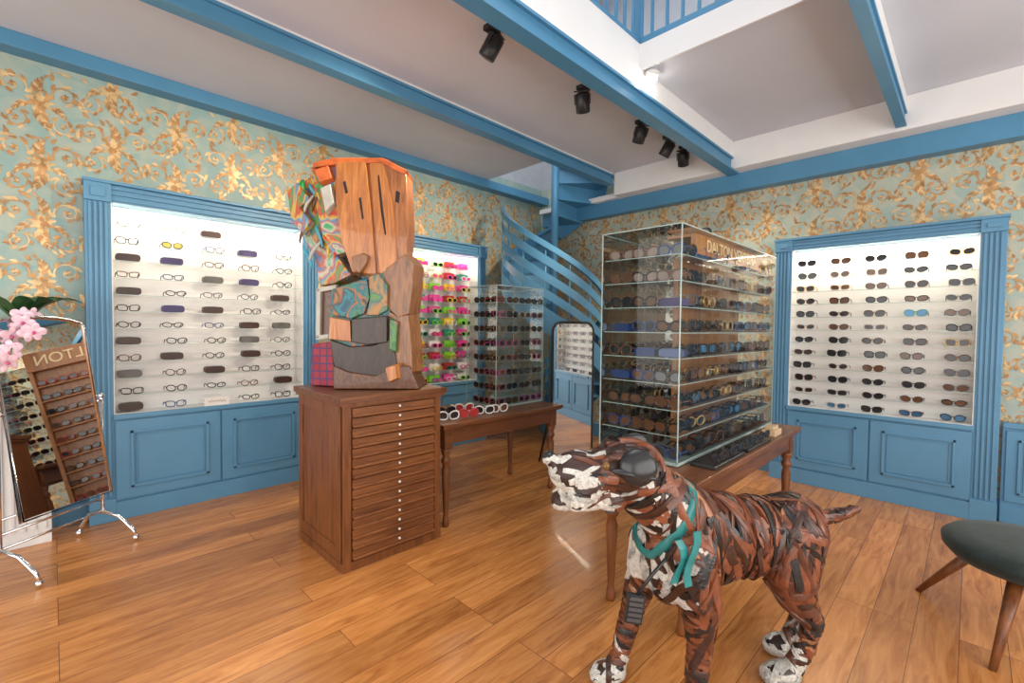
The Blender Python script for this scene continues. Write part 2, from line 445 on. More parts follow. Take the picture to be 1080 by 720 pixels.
def fill_left(ey,M,W,D,pw,zs,dz):
    random.seed(11)
    cases={(0,9):12,(2,11):12,(3,10):13,(2,8):19,(0,7):12,(1,6):13,(2,6):12,(3,5):12,(3,4):19,(0,4):12,(2,2):12,(4,1):12,(0,0):12,(3,3):12,(0,2):19,(4,7):12,(1,9):13,(3,8):13,(1,3):12,(4,5):19}
    for r,z in enumerate(zs):
        for c in range(5):
            x=pw+.10+c*.26+random.uniform(-.015,.015)
            if (c,r) in cases:
                rbox(ey,M@T(x,.07,z+.002),.14,.06,.055,cases[(c,r)]); continue
            fm=random.choice((0,0,0,1,2,2,0,4)); lm=11 if (c,r)==(1,10) else None
            glasses(ey,M@T(x,.03,z+.027),fm,lm,.95,random.choice((.019,.022,.024)),random.choice((2,2.6,3.5)),thick=.0045)
def fill_color(ey,M,W,D,pw,zs,dz):
    random.seed(5); P=(14,15,16,5,17,14,15,6)
    for r,z in enumerate(zs):
        for c in range(6):
            x=pw+.10+c*.205
            k=P[(r*3+c*5+random.randrange(2))%8]
            rbox(ey,M@T(x,.085,z+.002),.15,.05,.08,P[(k+c+r)%8])
            glasses(ey,M@T(x+.02,.03,z+.027),k,random.choice((None,8,14)),1.0,.023,3,thick=.005)
def fill_right(ey,M,W,D,pw,zs,dz):
    random.seed(21)
    for r,z in enumerate(zs):
        for c in range(5):
            x=pw+.11+c*.252+random.uniform(-.01,.01)
            fm=random.choice((0,0,1,1,3,2,0,7)); lm=random.choice((8,8,8,9,9,8))
            if r==0 and c in(1,3,4): lm=10
            if r==7 and c==3: lm=10;fm=6
            glasses(ey,M@T(x,.03,z+.029),fm,lm,1.05,random.choice((.020,.023,.025)),random.choice((2,2.4,3)),thick=.0038)
cabinet('wall_display_cabinet',T(.165,4.265,0),1.57,.16,2.36,.75,2.24,12,fill_left,9)
cabinet('wall_display_cabinet.001',T(2.23,4.265,0),1.57,.16,2.36,.75,2.24,11,fill_color,8)
cabinet('wall_display_cabinet.002',T(4.835,1.33,0)@R(-90),1.49,.16,2.22,.70,2.13,12,fill_right,9)
g=group('name_card',.95,4.24,.75)
mb=MB(); CARD=mat('card',(.85,.84,.8),.6,var=.02)
mb.prism([(-.085,0),(.085,0),(.085,.068),(-.085,.068)],-.002,.002,0,T(.92,4.245,.752)@R(8,'X')); mb.obj('card',[CARD],g,recalc=True)
mb=MB(); pts=[(.86+.006*i,4.237,.788+.012*math.sin(i*1.9)*(1 if i%3 else .4)) for i in range(21)]
mb.tube(pts,.0014,4,0); mb.obj('handwriting',[BLACK],g)
# wainscot right of the right cabinet
g=group('wainscot',4.97,-.8)
mb=MB(); M=T(4.945,-.18,0)@R(-90)
mb.box(0,2.1,0,.028,0,.72,0,M); mb.box(0,2.1,-.02,.028,.70,.74,0,M); mb.box(0,2.1,-.012,0,0,.13,0,M)
for i in range(3): mb.box(.02+i*.7,.68+i*.7,-.012,0,.16,.68,0,M); molding(mb,.08+i*.7,.60+i*.7,.22,.62,M,-.012)
mb.obj('panelling',[BLUE],g,bevel=.003)

# ------------------------------------------------------------------ drawer chest
g=group('drawer_chest',1.46,2.79)
mb=MB(); x0,x1,y0,y1=1.14,1.80,2.46,3.10; H=.965
mb.box(x0,x1,y0+.02,y1,.0,H,0)
mb.box(x0-.008,x1+.008,y0+.0,y1+.005,0,.05,0)
for a,b in ((x0,x0+.045),(x1-.045,x1)): mb.box(a,b,y0,y0+.03,.05,H,0)
mb.box(x0+.045,x1-.045,y0+.001,y0+.03,H-.03,H,2)
for a,b in ((y0+.03,y0+.09),(y1-.06,y1)): mb.box(x0-.008,x0-.0005,a,b,.055,H-.001,0)
mb.box(x0-.007,x0-.0005,y0+.091,y1-.061,H-.08,H-.001,0); mb.box(x0-.007,x0-.0005,y0+.091,y1-.061,.055,.13,0)
mb.box(x0-.03,x1+.03,y0-.03,y1+.03,H,H+.035,1)
mb.box(x0-.018,x1+.018,y0-.018,y1+.018,H-.018,H-.0005,0)
nd=15; dz=(H-.03-.06)/nd
for i in range(nd):
    z=.06+i*dz; mb.box(x0+.052,x1-.052,y0-.004,y0+.019,z+.007,z+dz-.004,2)
    mb.box(x0+.052,x1-.052,y0-.020,y0-.0045,z+.005,z+.020,2)
mb.obj('body',[OAKD,OAKH,OAKF],g,bevel=.002)
mb=MB()
for i in range(nd):
    z=.06+(i+.66)*dz; mb.ell(((x0+x1)/2+.02,y0-.012,z),.008,0,None,10,6)
mb.obj('knobs',[KNOB],g)

# ------------------------------------------------------------------ painted wood sculpture
g=group('painted_wood_sculpture',1.46,2.79,1.0)
def paintmat(name,cols,scale=5,dist=3,strch=(1,1,1)):
    m,nt,b=newmat(name); L=nt.links.new; tc=N(nt,'ShaderNodeTexCoord')
    mp=N(nt,'ShaderNodeMapping'); mp.inputs['Scale'].default_value=strch; mp.inputs['Rotation'].default_value=(.3,.5,.2)
    L(tc.outputs['Object'],mp.inputs[0])
    nz=N(nt,'ShaderNodeTexNoise'); nz.inputs['Scale'].default_value=scale; nz.inputs['Distortion'].default_value=dist; nz.inputs['Detail'].default_value=3.5
    L(mp.outputs[0],nz.inputs['Vector']); cr=N(nt,'ShaderNodeValToRGB')
    e=cr.color_ramp.elements
    while len(e)<len(cols): e.new(.5)
    for i,c in enumerate(cols): e[i].position=.30+.40*i/len(cols) if i else 0
    for i,c in enumerate(cols): e[i].color=c4(c)
    L(nz.outputs['Fac'],cr.inputs[0]); L(cr.outputs[0],b.inputs['Base Color']); b.inputs['Roughness'].default_value=.35
    return m
GRAF=paintmat('graffiti_paint',[(.03,.12,.05),(.04,.34,.10),(.5,.5,.42),(.50,.10,.03),(.04,.24,.45),(.55,.42,.06),(.55,.04,.02),(.04,.32,.10),(.18,.08,.03)],4.2,.9,(1.5,1.5,1))
TEAL=paintmat('teal_paint',[(.015,.02,.03),(.012,.09,.14),(.02,.20,.24),(.03,.04,.05),(.40,.15,.03),(.015,.13,.18),(.06,.22,.12),(.03,.05,.04)],5,.8,(1,1,1.4))
GREENP=paintmat('green_splash_paint',[(.10,.06,.03),(.04,.16,.06),(.12,.28,.06),(.05,.14,.14),(.45,.22,.06),(.22,.09,.04)],6,.8,(1.5,1.5,1))
ORW=wood('orange_wood',(.30,.080,.014),(.66,.26,.06),(9,9,.9),2.6,.3,.4,1.6)
ORW2=wood('orange_wood_dark',(.18,.05,.012),(.52,.19,.045),(8,8,.8),3,.3,.4,2)
DKW=wood('dark_burl_wood',(.03,.012,.007),(.22,.075,.025),(5,5,2.5),4,.3,.3,3)
BLKW=wood('blackened_wood',(.012,.008,.007),(.06,.028,.016),(8,8,2),3,.35,.2,1.5)
BRW=wood('brown_wood',(.10,.035,.012),(.40,.165,.055),(8,8,1),3,.32,.3,2.4)
REDP=mat('red_orange_paint',(.60,.13,.025),.35,var=.4)
FW=mat('offwhite_paint',(.50,.48,.42),.5)
HOLE=mat('knot_hole',(.015,.008,.005),.7)
def plaid():
    m,nt,b=newmat('red_plaid_paint'); L=nt.links.new; tc=N(nt,'ShaderNodeTexCoord')
    mp=N(nt,'ShaderNodeMapping'); mp.inputs['Rotation'].default_value=(0,0,PI/4); L(tc.outputs['Object'],mp.inputs[0])
    sp=N(nt,'ShaderNodeSeparateXYZ'); L(mp.outputs[0],sp.inputs[0]); cb=N(nt,'ShaderNodeCombineXYZ'); L(sp.outputs[0],cb.inputs[0]); L(sp.outputs[2],cb.inputs[1])
    bk=N(nt,'ShaderNodeTexBrick'); bk.offset=0; bk.inputs['Scale'].default_value=1
    bk.inputs['Brick Width'].default_value=.05; bk.inputs['Row Height'].default_value=.05; bk.inputs['Mortar Size'].default_value=.006; bk.inputs['Mortar Smooth'].default_value=.4
    bk.inputs['Color1'].default_value=(.30,.015,.03,1); bk.inputs['Color2'].default_value=(.38,.04,.06,1); bk.inputs['Mortar'].default_value=(.08,.04,.14,1)
    L(cb.outputs[0],bk.inputs['Vector']); L(bk.outputs['Color'],b.inputs['Base Color']); b.inputs['Roughness'].default_value=.6
    return m
PLAID=plaid()
S0=T(1.46,2.79,0)@R(-45)
def P(l): return [((a-386)*.00600,1.0+(409.5-b)*.00590) for a,b in l]
sculpt=MB()
def pc(l,y0,y1,m,sc=.96,yaw=0,mb_=sculpt): mb_.prism(P(l),y0,y1,m,S0@R(yaw),sc)
# upper part: one tall orange block with planks laid over it
pc([(357,169),(386,166),(405,166),(430,177),(433,232),(431,270),(420,280),(397,290),(374,286),(361,250),(356,210)],-.08,.10,8,.99,0)
pc([(357,170),(374,168),(388,167),(393,215),(399,288),(374,286),(362,250),(357,210)],-.105,-.03,0,.99,3)
pc([(391,167),(406,167),(412,190),(418,230),(421,276),(402,288),(396,225)],-.095,-.03,0,.99,2)
pc([(399,176),(401,175),(407,225),(410,250),(408,250),(403,220)],-.100,-.08,10,.8,2)
pc([(419,196),(424,198),(423,212),(418,210)],-.086,-.06,10,.8,0)
pc([(380,205),(383,204),(386,230),(384,232)],-.111,-.09,10,.8,4)
pc([(364,190),(367,188),(370,202),(367,204)],-.111,-.09,10,.8,4)
# painted left side
pc([(330,172),(345,168),(360,167),(362,235),(368,264),(354,268),(342,250),(333,205)],-.085,.12,1,.98,-4)
pc([(306,190),(318,182),(332,171),(337,210),(343,246),(354,264),(372,288),(352,298),(336,300),(328,270),(314,240),(308,222)],-.06,.12,1,.97,-9)
pc([(303,196),(316,186),(330,205),(318,216),(332,232),(322,246),(308,232)],-.11,-.03,1,.9,-6)
pc([(322,225),(336,218),(347,236),(340,262),(328,250)],-.10,-.03,9,.8,-12)
pc([(340,196),(352,190),(357,214),(346,226)],-.11,-.04,7,.8,4)
pc([(334,178),(350,172),(355,188),(340,194)],-.11,-.04,6,.8,4)
pc([(332,171),(356,165),(406,164),(432,177),(428,181),(404,169),(356,172),(334,176)],-.105,.10,6,.99,2)
# middle: teal block over a blackened block
pc([(352,303),(370,296),(392,288),(404,284),(414,298),(414,334),(410,354),(396,364),(372,366),(347,359),(350,330)],-.10,.10,2,.97,4)
pc([(354,303),(370,297),(389,291),(392,312),(386,330),(372,336),(353,332)],-.135,-.05,2,.94,8)
pc([(391,289),(402,285),(412,298),(412,326),(402,332),(389,332),(393,312)],-.125,-.05,9,.94,2)
pc([(374,334),(412,330),(412,360),(392,363),(374,360)],-.15,-.03,11,.93,4)
pc([(350,332),(372,336),(373,360),(349,357)],-.125,-.03,0,.93,8)
pc([(396,288),(414,278),(433,264),(442,276),(441,300),(437,330),(424,334),(412,322),(408,296)],-.07,.12,3,.97,-8)
pc([(410,322),(425,330),(437,328),(441,366),(442,392),(428,404),(404,394),(409,350)],-.06,.12,3,.95,-10)
pc([(414,330),(424,334),(422,374),(414,370)],-.13,-.02,9,.8,0)
pc([(416,384),(430,380),(432,398),(420,403)],-.15,-.03,0,.8,-10)
# base
pc([(350,356),(372,364),(396,362),(416,354),(422,386),(400,398),(372,394),(355,388)],-.13,.12,11,.95,6)
pc([(355,384),(372,391),(400,395),(420,383),(436,384),(447,409.4),(355,409.4)],-.155,.14,4,.95,4)
pc([(371,270),(384,264),(391,267),(389,276),(381,290),(375,287)],-.16,-.08,3,.8,10)
pc([(326,362),(350,359),(356,409.4),(324,409.4)],-.08,.10,5,.97,-12)
for a in ([(336,302),(358,298),(358,303),(336,307)],[(336,302),(341,301),(340,357),(335,358)],[(353,299),(358,298),(357,355),(352,356)],[(335,353),(357,350),(357,355),(335,358)]): pc(a,-.10,-.06,7,.98,-4)
pc([(338,304),(356,300),(356,354),(337,357)],-.07,.04,4,.98,-4)
sculpt.obj('carved_blocks',[ORW,GRAF,TEAL,BRW,DKW,PLAID,REDP,FW,ORW2,GREENP,HOLE,BLKW],g,bevel=.006,recalc=True)
rb=MB(); random.seed(4)
RC=[mat('paint_green',(.04,.40,.08),.35),mat('paint_cyan',(.06,.36,.48),.35),mat('paint_red',(.6,.05,.02),.35),mat('paint_yellow',(.68,.46,.04),.35),mat('paint_brown',(.12,.05,.03),.35),FW]
for k in range(16):
    u0=random.uniform(312,350); v0=random.uniform(176,262); pts=[]
    for i in range(7):
        uu=min(356,max(312,u0+i*2.5*math.sin(k))); vv=v0+i*4
        (px,pz),=P([(uu,vv)]); pts.append((px,-.085-.012*math.sin(i+k),pz))
    rb.tube(pts,[.003,.009,.012,.011,.010,.008,.003],6,k%6,False,S0@R(-6))
rb.obj('painted_ribbons',RC,g)

# ------------------------------------------------------------------ tables
LEG=[(.018,0),(.026,.015),(.022,.05),(.016,.09),(.020,.14),(.026,.30),(.030,.42),(.020,.46),(.034,.485),(.034,.50),(.022,.52),(.036,.56),(.036,.58)]
def table(name,x0,x1,y0,y1,H,legs,ap=.11):
    g=group(name,(x0+x1)/2,(y0+y1)/2)
    mb=MB(); mb.box(x0,x1,y0,y1,H-.03,H,0); mb.box(x0+.01,x1-.01,y0+.01,y1-.01,H-.04,H-.03,0)
    i=.045
    mb.box(x0+i,x1-i,y0+i,y0+i+.022,H-.04-ap,H-.04,0); mb.box(x0+i,x1-i,y1-i-.022,y1-i,H-.04-ap,H-.04,0)
    mb.box(x0+i,x0+i+.022,y0+i,y1-i,H-.04-ap,H-.04,0); mb.box(x1-i-.022,x1-i,y0+i,y1-i,H-.04-ap,H-.04,0)
    for (lx,ly) in legs: mb.box(lx-.034,lx+.034,ly-.034,ly+.034,H-.05-ap-.02,H-.04,0)
    mb.obj('top_and_apron',[OAKH],g,bevel=.004)
    mb=MB(); hz=H-.05-ap-.02
    for (lx,ly) in legs: mb.lathe([(r,z/.58*hz) for r,z in LEG],16,0,T(lx,ly,0))
    mb.obj('turned_legs',[OAKD],g); return g
TX0,TX1,TY0,TY1,TH=1.95,3.72,.83,1.50,.72
table('display_table',TX0,TX1,TY0,TY1,TH,[(2.02,.90),(2.02,1.28),(3.65,.90),(3.65,1.43)])
table('side_table',1.86,3.14,2.50,3.14,.73,[(1.93,2.57),(1.93,3.07),(3.06,2.57),(3.06,3.07)])

def case(name,x0,x1,y0,y1,z0,z1,n,fill):
    g=group(name,(x0+x1)/2,(y0+y1)/2,z0)
    z0+=.004
    mb=MB(); mb.box(x0,x1,y0,y1,z0,z0+.012,0); mb.obj('base',[GEDGE],g)
    mb=MB()
    c=[(x0,y0),(x1,y0),(x1,y1),(x0,y1)]
    for i in range(4):
        a,b=c[i],c[(i+1)%4]; mb.add([(a[0],a[1],z0+.012),(b[0],b[1],z0+.012),(b[0],b[1],z1),(a[0],a[1],z1)],[(0,1,2,3)],0)
    mb.add([(p[0],p[1],z1) for p in c],[(0,1,2,3)],0)
    e=.0024
    for a in c: mb.box(a[0]-e,a[0]+e,a[1]-e,a[1]+e,z0+.01,z1,1)
    for z in (z0+.014,z1):
        mb.box(x0,x1,y0-e,y0+e,z-e,z+e,1); mb.box(x0,x1,y1-e,y1+e,z-e,z+e,1)
        mb.box(x0-e,x0+e,y0,y1,z-e,z+e,1); mb.box(x1-e,x1+e,y0,y1,z-e,z+e,1)
    zs=[z0+.014+(z1-z0-.03)/n*i for i in range(n)]
    for z in zs[1:]:
        mb.add([(x0+.01,y0+.01,z),(x1-.01,y0+.01,z),(x1-.01,y1-.01,z),(x0+.01,y1-.01,z)],[(0,1,2,3)],2)
        mb.box(x0+.01,x1-.01,y0+.008,y0+.011,z-.003,z+.001,1); mb.box(x0+.008,x0+.011,y0+.01,y1-.01,z-.003,z+.001,1)
    mb.obj('glass',[GLASS,GEDGE,GSHELF],g)
    ey=MB(); fill(ey,zs); ey.obj('eyewear',EY,g); return g
def fillA(ey,zs):
    random.seed(31)
    for r,z in enumerate(zs):
        ey.box(2.34,3.60,1.02,1.10,z+.002,z+.010,18)
        x=2.30; 
        while x<3.58:
            glasses(ey,T(x,1.035,z+.04)@R(random.uniform(-14,14)),random.choice((0,0,1,1,0,0,2,1,4,0,3)),random.choice((8,8,9,9,8,10)),1.12,random.choice((.022,.025)),random.choice((2,2.6,3)),thick=.0046)
            x+=.138
        for y in (1.08,1.22,1.36):
            if (r,y) in ((4,1.08),(4,1.22),(5,1.36),(3,1.36),(6,1.08)): rbox(ey,T(2.25,y,z+.002)@R(-90+random.uniform(-15,15)),.13,.08,.045,random.choice((13,4)))
            else: glasses(ey,T(2.20,y,z+.032)@R(-90+random.uniform(-14,14)),random.choice((0,1,0,4,1,0)),random.choice((8,9)),1.08,.024,2.4,thick=.0046)
        for y in (1.26,1.41):
            x=2.46
            while x<3.55:
                glasses(ey,T(x,y,z+.032)@R(180+random.uniform(-12,12)),random.choice((0,0,1,3)),8,1.05,.023,2.5,temple=(y>1.3)); x+=.17
gA=case('glass_display_case',2.15,3.64,1.0,1.45,TH,1.91,9,fillA)
def text(name,body,size,M,m,parent,ext=.002):
    cu=bpy.data.curves.new(name,'FONT'); cu.body=body; cu.size=size; cu.extrude=ext; cu.align_x='CENTER'; cu.align_y='CENTER'; cu.materials.append(m)
    o=bpy.data.objects.new(name,cu); COL.objects.link(o); o.matrix_world=M; par(o,parent); return o
GOLDT=mat('gold_lettering',(.85,.66,.38),.4,.1,var=.05)
mb=MB(); mb.box(2.46,3.42,1.165,1.19,TH+.02,1.78,1)
mb.box(2.38,3.44,1.03,1.06,1.795,1.90,0)
mb.box(2.38,3.44,1.06,1.19,1.885,1.90,0)
mb.obj('wooden_backboard',[RACKW,RACKD],gA,bevel=.003)
text('sign_text','DALTON VERREIRA',.092,T(2.91,1.028,1.847)@R(90,'X'),GOLDT,gA)
def fillB(ey,zs):
    random.seed(77)
    for r,z in enumerate(zs):
        x=2.62
        while x<3.10:
            glasses(ey,T(x,2.77,z+.028)@R(random.uniform(-9,9)),random.choice((0,1,5,0,14,3)),random.choice((8,9,8)),1.0,.023,2.5); x+=.155
        for y in (2.86,3.0): glasses(ey,T(2.60,y,z+.028)@R(-90),random.choice((0,1,5)),8,1.0,.023,2.5)
case('glass_display_case.001',2.55,3.12,2.73,3.10,.73,1.74,8,fillB)
def loose(name,lst,fm,lm,z):
    mb=MB()
    for i,(x,y,a) in enumerate(lst): glasses(mb,T(x,y,z+.034)@R(a),fm[i%len(fm)],lm[i%len(lm)],1.15,.025,2.4,thick=.005)
    return mb.obj(name,EY)
loose('sunglasses',[(1.99,2.62,-20),(2.16,2.60,-15),(2.33,2.62,-30),(2.47,2.60,-10),(2.08,2.78,-20),(2.28,2.80,-20)],[17,5,17,17,0],[8,5,8,9],.732)
loose('sunglasses.001',[(2.45,1.2,-40),(2.62,1.12,-35)],[0,0],[8,8],1.915)
g=group('sunglasses_tray',2.5,.91,TH)
mb=MB(); mb.box(2.24,2.64,.85,.98,TH,TH+.018,0); mb.box(2.70,3.10,.85,.98,TH,TH+.018,0); mb.obj('tray',[BLACKP],g,bevel=.004)
mb=MB()
for i,x in enumerate((2.33,2.47,2.59,2.79,2.93,3.04)): glasses(mb,T(x,.87,TH+.048)@R(-10),0,8,.9,.022,2.5,temple=False)
mb.obj('pairs',EY,g)
g=group('wooden_display_block',3.28,.89,TH)
mb=MB(); mb.box(3.22,3.36,.86,.94,TH,TH+.04,0); mb.box(3.235,3.345,.875,.93,TH+.04,TH+.06,0); mb.obj('block',[mat('pale_wood',(.55,.40,.24),.5)],g,bevel=.004)

# wooden eyewear rack (stands behind the drawer chest)
g=group('wooden_eyewear_rack',2.0,3.5)
M=T(1.95,3.86,0)@R(-90); mb=MB()
mb.box(0,.66,.06,.10,.10,1.70,0,M); mb.box(0,.03,0,.12,0,1.70,0,M); mb.box(.63,.66,0,.12,0,1.70,0,M); mb.box(.0,.66,-.01,.12,1.55,1.72,0,M)
for k in range(10): mb.box(.03,.63,0,.06,.18+k*.135,.192+k*.135,0,M)
mb.box(.0,.66,0,.12,.0,.12,0,M)
mb.obj('frame',[RACKW],g,bevel=.003)
ey=MB(); random.seed(8)
for k in range(10):
    for c in range(4): glasses(ey,M@T(.11+c*.15,.012,.225+k*.135),random.choice((0,1,2,5)),random.choice((8,9)),.95,.023,2.5,temple=False,thick=.004)
ey.obj('eyewear',EY,g)
text('sign_text','DALTON',.13,M@T(.33,-.013,1.635)@R(90,'X'),GOLDT,g)

# ------------------------------------------------------------------ spiral staircase
g=group('spiral_staircase',4.33,3.62)
sx,sy=4.33,3.62; SR=.64; f0=-.56*PI; tot=2.72*PI
rt=Vector((1,-1,0)).normalized(); fw=Vector((1,1,0)).normalized()
def SP(phi,r,z): 
    p=rt*math.cos(phi)*r-fw*math.sin(phi)*r; return (sx+p.x,sy+p.y,z)
zt=lambda ph:(ph-f0)/tot*FZ
mb=MB(); nt_=18
mb.tube([(sx,sy,0),(sx,sy,4.35)],.045,16,0)
for i in range(nt_):
    a=f0+tot*i/nt_; b=f0+tot*(i+1.12)/nt_; z=(i+1)*FZ/nt_-.002; th=.03
    if i==nt_-1: b=f0+tot
    seg=4; top=[];
    for k in range(seg+1): top.append(SP(a+(b-a)*k/seg,SR-.005,z))
    vs=[SP(a,.04,z),SP(b,.04,z)]
    ring=[vs[0]]+top+[vs[1]]; n=len(ring)
    allv=ring+[(p[0],p[1],p[2]-th) for p in ring]
    fs=[tuple(range(n)),tuple(reversed(range(n,2*n)))]+[(k,n+k,n+(k+1)%n,(k+1)%n) for k in range(n)]
    mb.add(allv,fs,0)
    q=[SP(a,.04,z),SP(a,SR-.01,z),SP(a,SR-.01,z-FZ/nt_),SP(a,.04,z-FZ/nt_)]
    mb.add(q,[(0,1,2,3)],0)
def band(r,lo,hi,p0,p1,t=.012):
    n=72; vs=[];fs=[]
    for i in range(n+1):
        ph=p0+(p1-p0)*i/n; z=zt(ph)
        vs+= [SP(ph,r,z+lo),SP(ph,r,z+hi),SP(ph,r-t,z+hi),SP(ph,r-t,z+lo)]
    for i in range(n):
        o=i*4
        for k in range(4): fs.append((o+k,o+4+k,o+4+(k+1)%4,o+(k+1)%4))
    fs+=[(0,1,2,3),(n*4+3,n*4+2,n*4+1,n*4)]
    mb.add(vs,fs,0,None,False)
band(SR,-.05,.22,f0+.05,f0+tot-.1)
PE=1.0*PI
for o_ in (.32,.50,.68): band(SR,o_,o_+.10,f0+.1,PE)
band(SR+.012,.86,.93,f0+.1,PE,.04)
for k in range(12):
    ph=f0+.15+(PE-f0-.2)*k/11; z=zt(ph); mb.tube([SP(ph,SR-.015,z),SP(ph,SR-.015,z+.88)],.009,6,0)
mb.obj('stair',[BLUE2],g,recalc=True)

# ------------------------------------------------------------------ standing mirrors
g=group('standing_mirror',3.69,2.82)
M=T(3.69,2.82,0)@Matrix.Rotation(math.atan2(-.22,.975),4,'Z')
def rrect(w,h,r,n=6,x=0,z=0):
    o=[]
    for cx,cz,a0 in ((w/2-r,h/2-r,0),(-w/2+r,h/2-r,90),(-w/2+r,-h/2+r,180),(w/2-r,-h/2+r,270)):
        for k in range(n+1):
            a=math.radians(a0+90*k/n); o.append((x+cx+r*math.cos(a),z+cz+r*math.sin(a)))
    return o
rr=rrect(.52,1.38,.09,6,0,.76)
mb=MB(); mb.tube([(p[0],0,p[1]) for p in rr],.014,8,0,True,M)
for s_ in (-1,1): mb.tube([(s_*.2,-.0,.12),(s_*.2,-.17,.012)],.014,8,0,False,M); mb.tube([(s_*.2,.0,.9),(s_*.2,.28,.012)],.012,8,0,False,M)
mb.obj('frame',[BLACK],g)
mb=MB(); mb.prism(rrect(.50,1.36,.08,6,0,.76),-.004,.004,0,M); mb.obj('mirror_glass',[MIRROR],g,recalc=True)

g=group('cheval_mirror',.02,3.82)
M=T(.0,3.80,0)@Matrix.Rotation(math.atan2(.61,.79),4,'Z')
MT=M@T(0,0,.875)@R(-10,'X')
def arch(w,h):
    o=[(-w/2,-h/2),(w/2,-h/2)]
    for k in range(9):
        a=PI*k/8; o.append((w/2*math.cos(a),h/2-.05+.05*math.sin(a)))
    return o
mb=MB(); ar=arch(.48,1.12)
mb.tube([(p[0],0,p[1]) for p in ar],.013,8,0,True,MT)
for s_ in (-1,1):
    x=s_*.272
    mb.tube([(x,0,.16),(x,0,.92)],.011,8,0,False,M); mb.ell((x,0,.93),.018,0,M)
    mb.tube([(x,-.24,.03),(x,-.22,.07),(x,-.12,.15),(x,0,.18),(x,.10,.15),(x,.16,.07),(x,.18,.03)],.012,8,0,False,M)
    for yy in (-.24,.18): mb.ell((x,yy,.02),(.02,.02,.02),0,M)
    mb.tube([(x,0,.90),(s_*.24,0,.90)],.01,8,0,False,M)
for z in (.18,.26,.34): mb.tube([(-.272,0,z),(.272,0,z)],.008,8,0,False,M)
mb.obj('chrome_frame',[CHROME],g)
mb=MB(); mb.prism(arch(.46,1.10),-.004,.004,0,MT); mb.obj('mirror_glass',[MIRROR],g,recalc=True)

# pedestal + orchid
g=group('white_pedestal',-.14,4.24)
mb=MB(); mb.box(-.26,-.02,4.12,4.36,.0,1.17,0); mb.box(-.28,0,4.10,4.38,1.17,1.199,0)
for k in range(5): mb.box(-.245+k*.046,-.225+k*.046,4.11,4.12,.1,1.1,0)
mb.obj('column',[WHITE],g,bevel=.004)
g=group('potted_orchid',-.14,4.24,1.2)
PX,PY=-.14,4.22
mb=MB(); mb.lathe([(.055,1.2),(.075,1.36),(.08,1.37),(.07,1.37),(.065,1.34)],20,0,T(PX,PY,0)); mb.obj('pot',[WHITE],g)
LEAFM=mat('orchid_leaf',(.022,.085,.022),.35,var=.3); STEM=mat('orchid_stem',(.12,.2,.05),.5)
PET=mat('orchid_petal',(.80,.56,.66),.5,var=.25,scale=30); LIP=mat('orchid_lip',(.6,.08,.25),.4)
mb=MB()
def leaf3(base,dirv,L,W,rise,droop):
    n=9; d=Vector(dirv).normalized(); side=Vector((-d.y,d.x,0)).normalized(); vs=[];fs=[]
    for i in range(n+1):
        t=i/n; c=Vector(base)+d*L*t+Vector((0,0,rise*math.sin(t*PI*.6)-droop*t*t)); w=W*math.sin(PI*(.06+.94*t)**.8)
        vs+=[c-side*w+Vector((0,0,w*.25)),c,c+side*w+Vector((0,0,w*.25))]
    for i in range(n):
        o=i*3; fs+=[(o,o+1,o+4,o+3),(o+1,o+2,o+5,o+4)]
    mb.add(vs,fs,0,None,True)
for dv,L_,W_ in (((1,.1,0),.30,.07),((1,-.5,0),.28,.07),((-.6,-.4,0),.25,.07),((.3,-1,0),.24,.06),((.5,.4,0),.2,.06),((-.8,.2,0),.22,.06),((1,-.15,0),.24,.07),((.7,-.8,0),.26,.06)):
    leaf3((PX,PY,1.38),dv,L_,W_,.20,.05)
mb.obj('leaves',[LEAFM],g)
mb=MB(); stems=[]
for k,(ex,ey_,ez) in enumerate(((-.16,3.62,1.19),(-.10,3.68,1.33))):
    pts=[]
    for i in range(15):
        t=i/14; pts.append((PX+(ex-PX)*t,PY+(ey_-PY)*t,1.36+(.22-.06*k)*math.sin(PI*min(1,t*1.0)*.75)+(ez-1.36-(.22-.06*k)*math.sin(PI*.75))*t))
    mb.tube(pts,.004,6,0); stems.append(pts)
mb.obj('stems',[STEM],g)
mb=MB(); random.seed(2)
def orchid(c,rot):
    Q=T(*c)@rot
    for k in range(5):
        a=PI/2+2*PI*k/5; big=1.3 if k in(1,4) else .9
        mb.ell((math.cos(a)*.028,0,math.sin(a)*.028),(.026,.003,.018*big),0,Q,10,6,rot=Matrix.Rotation(-a,4,'Y'))
    mb.ell((0,-.008,-.004),(.008,.010,.010),1,Q,8,6)
for pts in stems:
    for i in range(9,15):
        p=pts[i]; orchid((p[0]+random.uniform(-.035,.035),p[1]+random.uniform(-.02,.02),p[2]+random.uniform(-.03,.02)),R(random.uniform(-15,30))@R(random.uniform(-15,15),'X')@R(random.uniform(-30,30),'Y'))
mb.obj('flowers',[PET,LIP],g)

# ------------------------------------------------------------------ velvet stool
SX,SY=3.135,-.225
g=group('velvet_stool',SX,SY)
VEL=mat('green_velvet',(.008,.020,.018),.8,var=.4,scale=25,sheen=.1)
mb=MB()
mb.lathe([(.0,.315),(.20,.31),(.27,.335),(.305,.375),(.308,.41),(.28,.435),(.2,.447),(.0,.45)],36,0,T(SX,SY,0)); mb.obj('seat',[VEL],g)
mb=MB()
for a in (68.6,162.8,249,343):
    r=math.radians(a); d=Vector((math.cos(r),math.sin(r),0))
    mb.tube([(SX+d.x*.19,SY+d.y*.19,.325),(SX+d.x*.42,SY+d.y*.42,.0)],[.028,.013],12,0)
mb.obj('legs',[OAKD],g)

